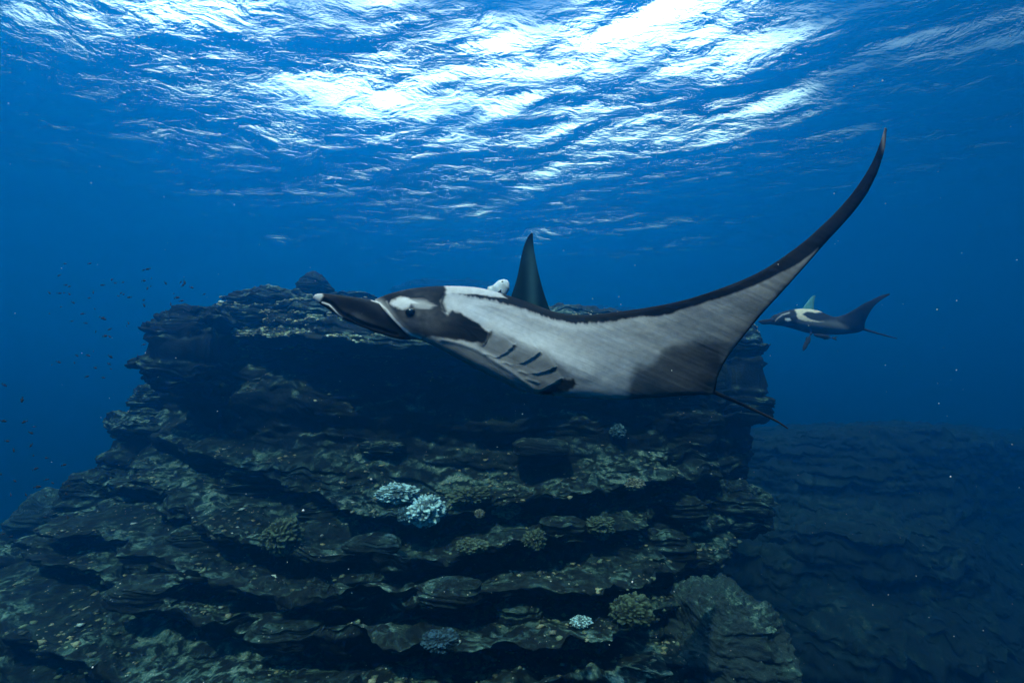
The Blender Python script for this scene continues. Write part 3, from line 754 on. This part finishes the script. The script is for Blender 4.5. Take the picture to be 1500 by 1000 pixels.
def build_near():
    root = thing('manta_ray', 'large black and white manta ray swimming left in front of the reef, wing raised', 'manta ray', at(850, 520, 3.1))
    D = 3.0
    st = [  # Lx, Ly, Tx, Ty, dL, dT, front, back
        (549, 439, 602, 495, 3.05, 2.98, .035, .10),
        (560, 434, 615, 498, 3.08, 2.98, .060, .16),
        (578, 428, 640, 509, 3.10, 2.98, .085, .22),
        (608, 422, 675, 528, 3.14, 2.97, .115, .26),
        (648, 419, 722, 553, 3.16, 2.96, .135, .28),
        (697, 421, 770, 574, 3.18, 2.95, .145, .29),
        (735, 430, 815, 580, 3.17, 2.95, .145, .28),
        (775, 443, 860, 583, 3.15, 2.95, .130, .26),
        (815, 457, 905, 585, 3.12, 2.96, .110, .23),
        (855, 461, 950, 583, 3.08, 2.98, .090, .20),
        (900, 457, 990, 580, 3.03, 3.00, .072, .16),
        (950, 450, 1024, 578, 2.98, 3.02, .060, .11),
        (1000, 440, 1045, 576, 2.92, 3.03, .050, .075),
        (1045, 426, 1051, 552, 2.87, 2.98, .045, .055),
        (1085, 411, 1064, 526, 2.82, 2.92, .042, .048),
        (1120, 394, 1087, 495, 2.78, 2.86, .040, .042),
        (1152, 373, 1114, 462, 2.74, 2.80, .038, .038),
        (1180, 352, 1145, 428, 2.71, 2.75, .036, .034),
        (1200, 334, 1178, 391, 2.68, 2.70, .034, .030),
        (1218, 317, 1207, 358, 2.65, 2.66, .032, .028),
        (1235, 299, 1233, 330, 2.62, 2.62, .028, .025),
        (1250, 281, 1253, 307, 2.59, 2.59, .026, .023),
        (1266, 258, 1271, 281, 2.56, 2.56, .024, .021),
        (1279, 235, 1285, 252, 2.54, 2.54, .018, .016),
        (1289, 210, 1295, 221, 2.52, 2.52, .011, .010),
        (1296, 187, 1299, 190, 2.50, 2.50, .003, .003),
    ]
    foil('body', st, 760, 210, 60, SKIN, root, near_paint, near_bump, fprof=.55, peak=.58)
    # far pectoral fin, reaching away behind the body
    blk = lambda px, py, f: np.full(px.shape + (3,), .014)
    st = [(760, 470, 1010, 572, 3.30, 3.16, .05, .05), (800, 474, 1015, 560, 3.6, 3.45, .05, .05), (850, 478, 1022, 545, 3.95, 3.8, .04, .04),
          (910, 478, 1030, 528, 4.3, 4.2, .03, .03), (960, 474, 1035, 505, 4.6, 4.5, .02, .02), (1010, 466, 1040, 480, 4.85, 4.8, .012, .012), (1050, 455, 1052, 457, 5.0, 5.0, .003, .003)]
    foil('pectoral_fin', st, 90, 40, 30, SKIN, root, blk)
    # rolled head fins
    def cpaint(px, py, front):
        m_ = fbm(px * .08, py * .1, 0, 4, 5)
        c = .006 + .003 * m_
        c = c + .07 * np.exp(-(((px - 522) / 22) ** 2 + ((py - 464 - (px - 522) * .42) / 6) ** 2)) * (1 + m_)
        tip = soft(px, py, [(455, 428), (470, 428), (474, 434), (470, 441), (463, 442), (455, 440)], 2.5, 3, 8, .2)
        c = np.maximum(c, .50 * tip * (1 + .4 * m_))
        d, t, s = seg_dist(px, py, [(472, 443), (482, 446), (489, 453), (495, 460), (501, 465)])
        c = np.maximum(c, .70 * np.exp(-(d / 1.2) ** 2))
        d, t, s = seg_dist(px, py, [(545, 439), (556, 443), (566, 452), (578, 467), (592, 481), (604, 490)])
        c = np.maximum(c, .75 * np.exp(-(d / 1.6) ** 2))
        return np.stack([c, c * .99, c * .97], -1)
    def cbump(px, py):
        d, t, s = seg_dist(px, py, [(474, 440), (486, 446), (500, 459), (530, 474), (580, 490)])
        return -.012 * np.exp(-(d / 3.0) ** 2) + .003 * fbm(px * .06, py * .06, 0, 3, 3)
    st = [(459, 435, 460, 438, 2.86, 2.86, .006, .006), (463, 431, 467, 444, 2.86, 2.86, .020, .02), (476, 430, 478, 451, 2.87, 2.86, .030, .03), (495, 432, 499, 465, 2.89, 2.87, .040, .035),
          (518, 435, 528, 478, 2.93, 2.90, .048, .04), (538, 438, 560, 490, 2.98, 2.93, .052, .05), (553, 442, 588, 497, 3.03, 2.97, .045, .05), (568, 450, 612, 497, 3.08, 3.02, .02, .04)]
    foil('cephalic_fin', st, 200, 90, 50, FINSKIN, root, cpaint, cbump, fprof=.5, peak=.45)
    far = [(a + 12, b + 6, c_ + 8, d_ - 4, e + .42, f + .42, g, h) for a, b, c_, d_, e, f, g, h in st]
    foil('cephalic_fin', far, 60, 30, 24, FINSKIN, root, blk)
    # eye
    th = np.linspace(0, 2 * math.pi, 24, endpoint=False)[:, None]; f = np.linspace(0.001, math.pi - .001, 16)[None]
    c = at(601, 457, 2.955)
    V = np.stack([np.cos(th) * np.sin(f) * .032, -.022 * np.cos(f) + 0 * th, np.sin(th) * np.sin(f) * .026], -1) + c
    V = V.reshape(-1, 3)
    EYE_V, EYE_C = V, c
    # found by ray below so that it sits in the socket
    em, nt, out, N, L = nodes('manta_eye'); bs = N('BsdfPrincipled'); bs.inputs['Base Color'].default_value = (.006, .006, .007, 1); bs.inputs['Roughness'].default_value = .12
    L(bs.outputs[0], out.inputs['Surface'])
    body = [o for o in root.children if o.name.startswith('body')][0]
    dg = bpy.context.evaluated_depsgraph_get()
    dr = at(601, 457, 1.0); dr = dr / np.linalg.norm(dr)
    hit, loc, nrm, _ = body.ray_cast(Vector((0, 0, 0)), Vector(dr.tolist())) if False else (False, None, None, None)
    P = np.array([v.co[:] for v in body.data.vertices]) if False else None
    me = body.data; A = np.empty(len(me.vertices) * 3, np.float32); me.vertices.foreach_get('co', A); A = A.reshape(-1, 3)
    px, py, dd = proj(A); near = (np.hypot(px - 601, py - 457) < 3) & (dd < 3.1)
    dep = dd[near].min() if near.any() else 2.95
    V = V - c + at(601, 457, dep + .001)
    fc = gridfaces(24, 16); fc = np.concatenate([fc, np.stack([23 * 16 + np.arange(15), 23 * 16 + np.arange(1, 16), np.arange(1, 16), np.arange(15)], -1)])
    mesh_obj('eye', V, fc[:, ::-1], em, root)
    # dorsal fin
    def dpaint(px, py, front):
        m_ = fbm(px * .15, py * .03, 0, 4, 5)
        c = .018 + .008 * m_ + .075 * np.exp(-((px - 779 - (py - 380) * .02) / 7) ** 2) * sstep(345, 380, py)  # pale stripe paints the highlight on the fin
        ed = np.exp(-((py - 346) / 4) ** 2)
        c = c * (1 - .6 * ed)
        return np.stack([c * .35, c * .9, c * .95], -1)
    st = [(744, 452, 812, 466, 3.36, 3.36, .030, .03), (750, 430, 805, 452, 3.36, 3.36, .028, .028), (757, 408, 796, 426, 3.36, 3.36, .024, .024), (762, 384, 789, 400, 3.36, 3.36, .018, .018),
          (767, 362, 784, 375, 3.36, 3.36, .012, .012), (773, 348, 781, 354, 3.36, 3.36, .007, .007), (778, 341, 781, 342, 3.36, 3.36, .002, .002)]
    foil('dorsal_fin', st, 120, 60, 50, FINSKIN, root, dpaint, fprof=.6)
    tube('tail', at(np.array([1035, 1050, 1080, 1115, 1140, 1155]), np.array([570, 576, 589, 605, 618, 628]), np.array([3.03, 3.04, 3.08, 3.12, 3.15, 3.17])), [.016, .013, .011, .009, .007, .004], SKIN, root)
    return root
near_root = build_near()

# ---------- the far manta
def build_far_manta():
    root = thing('manta_ray', 'smaller dark manta ray in the distance at the right, with pale shoulder patch', 'manta ray', at(1205, 475, 9.5))
    d0 = 9.5
    def paint(px, py, front):
        m_ = fbm(px * .12, py * .12, 0, 4, 5)
        c = .022 + .008 * m_
        bel = soft(px, py, [(1168, 470), (1225, 471), (1245, 482), (1232, 494), (1180, 494), (1172, 486)], 4, 3, 6)
        c = c * (1 - bel) + .13 * bel
        s1 = soft(px, py, [(1163, 452), (1190, 452), (1206, 457), (1196, 458), (1180, 457), (1176, 461), (1184, 466), (1192, 469), (1208, 471), (1196, 472), (1180, 470), (1169, 467), (1167, 459)], 1.2, 1.5, 7, .3)
        c = np.maximum(c, .50 * s1)
        s2 = soft(px, py, [(1150, 466), (1157, 466), (1159, 469), (1154, 471), (1150, 469)], 1.0)
        c = np.maximum(c, .7 * s2)
        d, t, s = seg_dist(px, py, [(1134, 472), (1139, 466), (1146, 461), (1156, 458)])
        c = np.maximum(c, .3 * np.exp(-(d / 1.1) ** 2))
        return np.stack([c * (1 + .15 * s1), c * (1 - .05 * s1), c * (1 - .28 * s1)], -1)
    k = 9.5 / 3.0
    st = [(1127, 468, 1129, 473, 0, 0, .03, .05), (1133, 462, 1136, 476, 0, 0, .08, .10), (1143, 458, 1150, 478, .02, 0, .13, .16), (1157, 454, 1166, 482, .05, -.05, .20, .24), (1175, 452, 1188, 488, .08, -.08, .26, .30),
          (1193, 454, 1206, 490, .08, -.08, .25, .30), (1208, 460, 1224, 490, .05, -.05, .20, .26), (1222, 464, 1241, 489, 0, 0, .14, .20), (1236, 461, 1256, 487, -.08, 0, .10, .14), (1250, 454, 1265, 483, -.16, -.02, .08, .09),
          (1263, 446, 1265, 477, -.24, -.12, .06, .06), (1273, 441, 1270, 464, -.32, -.22, .05, .05), (1283, 436, 1279, 450, -.4, -.34, .035, .035), (1293, 432, 1290, 440, -.48, -.46, .02, .02), (1303, 430, 1303, 432, -.56, -.56, .005, .005)]
    st = [(a, b, c, d, d0 + e, d0 + f, g, h) for a, b, c, d, e, f, g, h in st]
    foil('body', st, 260, 90, 40, SKIN, root, paint, None, fprof=.6, peak=.55)
    blk = lambda px, py, f: np.full(px.shape + (3,), .024)
    st = [(1111, 470, 1111, 472, 9.4, 9.4, .01, .01), (1118, 468, 1118, 475, 9.4, 9.4, .03, .03), (1126, 467, 1127, 475, 9.42, 9.42, .04, .04), (1136, 465, 1136, 476, 9.5, 9.5, .04, .05)]
    foil('cephalic_fin', st, 40, 24, 16, SKIN, root, blk)
    foil('cephalic_fin', [(a + 3, b + 1, c - 0, d - 1, e + .5, f + .5, g, h) for a, b, c, d, e, f, g, h in st], 40, 24, 16, SKIN, root, blk)
    st = [(1195, 470, 1240, 486, 9.8, 9.7, .05, .05), (1205, 470, 1242, 484, 10.4, 10.3, .05, .05), (1222, 471, 1246, 480, 11, 10.9, .03, .03), (1244, 471, 1247, 473, 11.6, 11.6, .01, .01)]
    foil('pectoral_fin', st, 40, 24, 16, SKIN, root, blk)
    def dp(px, py, f):
        c = .30 + .08 * fbm(px * .3, py * .1, 0, 3, 4); return np.stack([c * .35, c, c], -1)
    st = [(1173, 456, 1193, 457, 9.62, 9.62, .03, .03), (1179, 447, 1192, 449, 9.62, 9.62, .025, .025), (1185, 439, 1193, 440, 9.62, 9.62, .018, .018), (1191, 433, 1195, 433, 9.62, 9.62, .008, .008)]
    foil('dorsal_fin', st, 40, 30, 20, FINSKIN, root, dp)
    tube('tail', at(np.array([1258, 1268, 1285, 1300, 1315]), np.array([480, 483, 488, 492, 496]), np.full(5, 9.55)), [.035, .025, .018, .014, .008], SKIN, root)
build_far_manta()

# ---------- fish
def fish_mesh(name, L_=1.0, H=.34, W=.16, nu=22, nv=14, tail=True, headcol=None):
    """fish along +X (nose at +X), one closed body with a forked tail and a back fin"""
    t = np.linspace(0, 1, nu)
    h = H / 2 * np.interp(t, [0, .05, .2, .45, .7, .9, 1], [.03, .42, .85, 1, .66, .22, .16])
    w_ = W / 2 * np.interp(t, [0, .05, .2, .45, .7, .9, 1], [.03, .5, .95, 1, .6, .18, .06])
    th = np.linspace(0, 2 * math.pi, nv, endpoint=False)
    V = np.stack([np.repeat((.5 - t * .82)[:, None], nv, 1) * L_, w_[:, None] * np.cos(th)[None], h[:, None] * np.sin(th)[None]], -1).reshape(-1, 3)
    Fc = [tuple(int(a) for a in f) for f in gridfaces(nu, nv, True)]
    Fc.append(tuple(range(nv))[::-1])
    V = [tuple(v) for v in V * 1.0]
    def fin(pts):
        n0 = len(V); k = len(pts)
        for s in (-1, 1):
            for (x, z) in pts: V.append((x * L_, s * .006 * L_, z * L_))
        Fc.append(tuple(range(n0, n0 + k))); Fc.append(tuple(range(n0 + 2 * k - 1, n0 + k - 1, -1)))
        for i in range(k):
            j = (i + 1) % k; Fc.append((n0 + i, n0 + k + i, n0 + k + j, n0 + j))
    r = H / L_
    if tail: fin([(-.28, 0.03), (-.5, .5 * r), (-.43, 0), (-.5, -.5 * r), (-.28, -.03)])
    fin([(.18, .42 * r), (.02, .68 * r), (-.2, .40 * r), (-.1, .32 * r)])
    fin([(.05, -.42 * r), (-.08, -.66 * r), (-.2, -.36 * r)])
    return V, Fc
def simple_mat(name, c, rough=.5):
    m, nt, out, N, L = nodes(name); bs = N('BsdfPrincipled'); bs.inputs['Roughness'].default_value = rough
    g = N('NewGeometry'); n = N('TexNoise', i_Scale=18.0, i_Detail=4.0); L(g.outputs['Position'], n.inputs['Vector'])
    f = N('MapRange'); f.inputs['To Min'].default_value = .6; f.inputs['To Max'].default_value = 1.4; L(n.outputs[0], f.inputs['Value'])
    rg = N('RGB'); rg.outputs[0].default_value = tuple(c) + (1,)
    mv = N('VectorMath', operation='SCALE'); L(rg.outputs[0], mv.inputs[0]); L(f.outputs[0], mv.inputs['Scale']); L(mv.outputs[0], bs.inputs['Base Color'])
    L(bs.outputs[0], out.inputs['Surface']); return m
FISH_DARK = simple_mat('dark_fish_skin', (.010, .012, .014), .9)
def py_mesh(name, V, Fc, mat, smooth=True):
    me = bpy.data.meshes.new(name); me.from_pydata(V, [], Fc); me.materials.append(mat)
    if smooth:
        for p in me.polygons: p.use_smooth = True
    me.update(); return me

A_ = [(435,217),(655,130),(475,130),(360,343),(433,347),(470,345),(508,352),(508,297),(480,287),(535,415),(448,447),(363,496),(525,552),(607,498),(627,566),(693,460),(683,338),(655,382),(752,288),(752,530),(845,273),(820,247),(900,268),(888,345),(905,355),(868,368),(948,377),(1052,257),(1050,178),(1085,170),(1110,238),(1105,297),(1080,310),(1212,272),(1322,268),(1352,268),(1338,290),(1402,305),(1273,350),(1295,380),(1328,403),(1250,425),(1052,398),(1055,435),(940,565),(930,590),(805,610),(803,665),(768,660),(700,630),(1140,577),(1052,723),(1007,800),(808,810),(800,865),(812,900),(562,803),(645,803),(683,770),(545,855),(428,850),(380,870),(697,893),(635,958),(755,965),(1495,355)]
B_ = [(135,105),(150,240),(210,270),(188,307),(43,357),(190,383),(83,412),(205,445),(285,460),(215,527),(390,503),(283,592),(320,612),(90,600),(5,560),(417,630),(228,637),(65,682),(158,683),(277,692),(405,680),(280,822),(410,820),(63,940),(20,235),(15,925),(25,15)]
def build_school():
    rng = random.Random(4)
    V, Fc = fish_mesh('small_fish', .075, .028, .014, 12, 8)
    me = py_mesh('small_fish', V, Fc, FISH_DARK)
    first = None
    pts = [(x / 5, 360 + y / 5, 0) for x, y in A_] + [(x / 4.167, 560 + y / 4.167, 1) for x, y in B_]
    for x, y, g in pts:
        o = bpy.data.objects.new('small_fish', me) if first is None else first.copy()
        first = first or o
        COL.objects.link(o)
        o.location = at(x, y, rng.uniform(5.5, 8.5) if g == 0 else rng.uniform(4.8, 6.5)).tolist()
        o.rotation_euler = (0, rng.gauss(.15, .5), rng.choice([0, math.pi, .5, -.6]) + rng.gauss(0, .35))
        o.scale = [rng.uniform(.65, 1.0)] * 3
        if g == 0: tag(o, 'tiny dark fish of the loose school above and left of the square rock column' if y < 460 else 'tiny dark fish of the sparse school in open water left of the rock column wall', 'fish', 'small dark fish schooling above the column' if y < 460 else 'small dark fish schooling left of the column wall')
        else: tag(o, 'tiny dark fish in open blue water beside the lower left reef slope', 'fish', 'small dark fish along the lower left reef')
build_school()

def build_single_fish():
    # pale reef fish peeking over the manta's back, head up and to the right
    root = thing('reef_fish', 'pale fish with dark eye peeking over the back of the large manta', 'fish', at(735, 420, 3.5))
    V, Fc = fish_mesh('body', .27, .125, .07, 40, 24)
    V = np.array(V); x0 = V[:, 0].copy()
    m = simple_mat('pale_fish_skin', (.66, .72, .70), .35)
    me = py_mesh('body', [tuple(v) for v in V], Fc, m)
    b = bpy.data.objects.new('body', me); COL.objects.link(b); b.parent = root
    a = math.radians(-52)
    root.rotation_euler = (math.radians(0), a, math.radians(0))
    c = at(727, 431, 3.45); root.location = c.tolist()
    ring, nt, out, N, L = nodes('fish_eye'); bs = N('BsdfPrincipled'); bs.inputs['Base Color'].default_value = (.01, .01, .012, 1); bs.inputs['Roughness'].default_value = .15; L(bs.outputs[0], out.inputs['Surface'])
    th = np.linspace(0, 2 * math.pi, 14, endpoint=False)[:, None]; f = np.linspace(.01, math.pi - .01, 9)[None]
    S = np.stack([np.cos(th) * np.sin(f), np.sin(th) * np.sin(f), np.cos(f) + 0 * th], -1).reshape(-1, 3)
    fc = gridfaces(14, 9); fc = np.concatenate([fc, np.stack([13 * 9 + np.arange(8), 13 * 9 + np.arange(1, 9), np.arange(1, 9), np.arange(8)], -1)])
    for sgn in (-1, 1):
        e = mesh_obj('eye', S * np.array([.011, .006, .010]) + np.array([.095, sgn * .024, .018]), fc, ring); e.parent = root
        pf = py_mesh('pectoral_fin', [(.05, sgn * .033, -.01), (.0, sgn * .055, -.005), (-.005, sgn * .057, -.03), (.03, sgn * .035, -.025),
                                      (.05, sgn * .031, -.01), (.0, sgn * .053, -.005), (-.005, sgn * .055, -.03), (.03, sgn * .033, -.025)],
                     [(0, 1, 2, 3), (7, 6, 5, 4), (0, 4, 5, 1), (1, 5, 6, 2), (2, 6, 7, 3), (3, 7, 4, 0)], FISH_DARK)
        p = bpy.data.objects.new('pectoral_fin', pf); COL.objects.link(p); p.parent = root
    # remoras hanging under the far manta
    V, Fc = fish_mesh('remora', .46, .085, .07, 24, 12)
    me = py_mesh('remora', V, Fc, FISH_DARK)
    for px, py, ang, L_, lab in ((1183, 499, -63, 1.0, 'dark slender remora hanging steeply under the far manta, lower of the two'), (1209, 493, 10, 1.05, 'dark slender remora under the far manta belly, nearer its tail')):
        o = bpy.data.objects.new('remora', me); COL.objects.link(o); tag(o, lab, 'fish', 'remoras under the far manta')
        o.location = at(px, py, 9.3).tolist(); o.rotation_euler = (0, math.radians(180 + ang), 0); o.scale = (L_,) * 3
build_single_fish()

def particles():
    rng = np.random.RandomState(8)
    n = 900
    px = rng.rand(n) * 1700 - 100; py = rng.rand(n) * 1100 - 50; d = 1.2 + 9 * rng.rand(n) ** 1.2
    C = at(px, py, d); s = (.0010 + .0032 * rng.rand(n) ** 4) * (.6 + .12 * d)
    ov = np.array([(1, 0, 0), (-1, 0, 0), (0, 1, 0), (0, -1, 0), (0, 0, 1), (0, 0, -1)], float)
    of = np.array([(0, 2, 4), (2, 1, 4), (1, 3, 4), (3, 0, 4), (2, 0, 5), (1, 2, 5), (3, 1, 5), (0, 3, 5)])
    ok = ~((np.abs(d - 3) < .6) & (px > 440) & (px < 1310))
    C = C[ok]; s = s[ok]; n = len(s)
    V = C[:, None] + ov[None] * s[:, None, None] * (1 + .5 * rng.rand(n, 1, 3))
    m = simple_mat('plankton', (.75, .78, .72), .8)
    o = mesh_obj('plankton', V.reshape(-1, 3), (of[None] + 6 * np.arange(n)[:, None, None]).reshape(-1, 3), m); tag(o, kind='stuff')
particles()
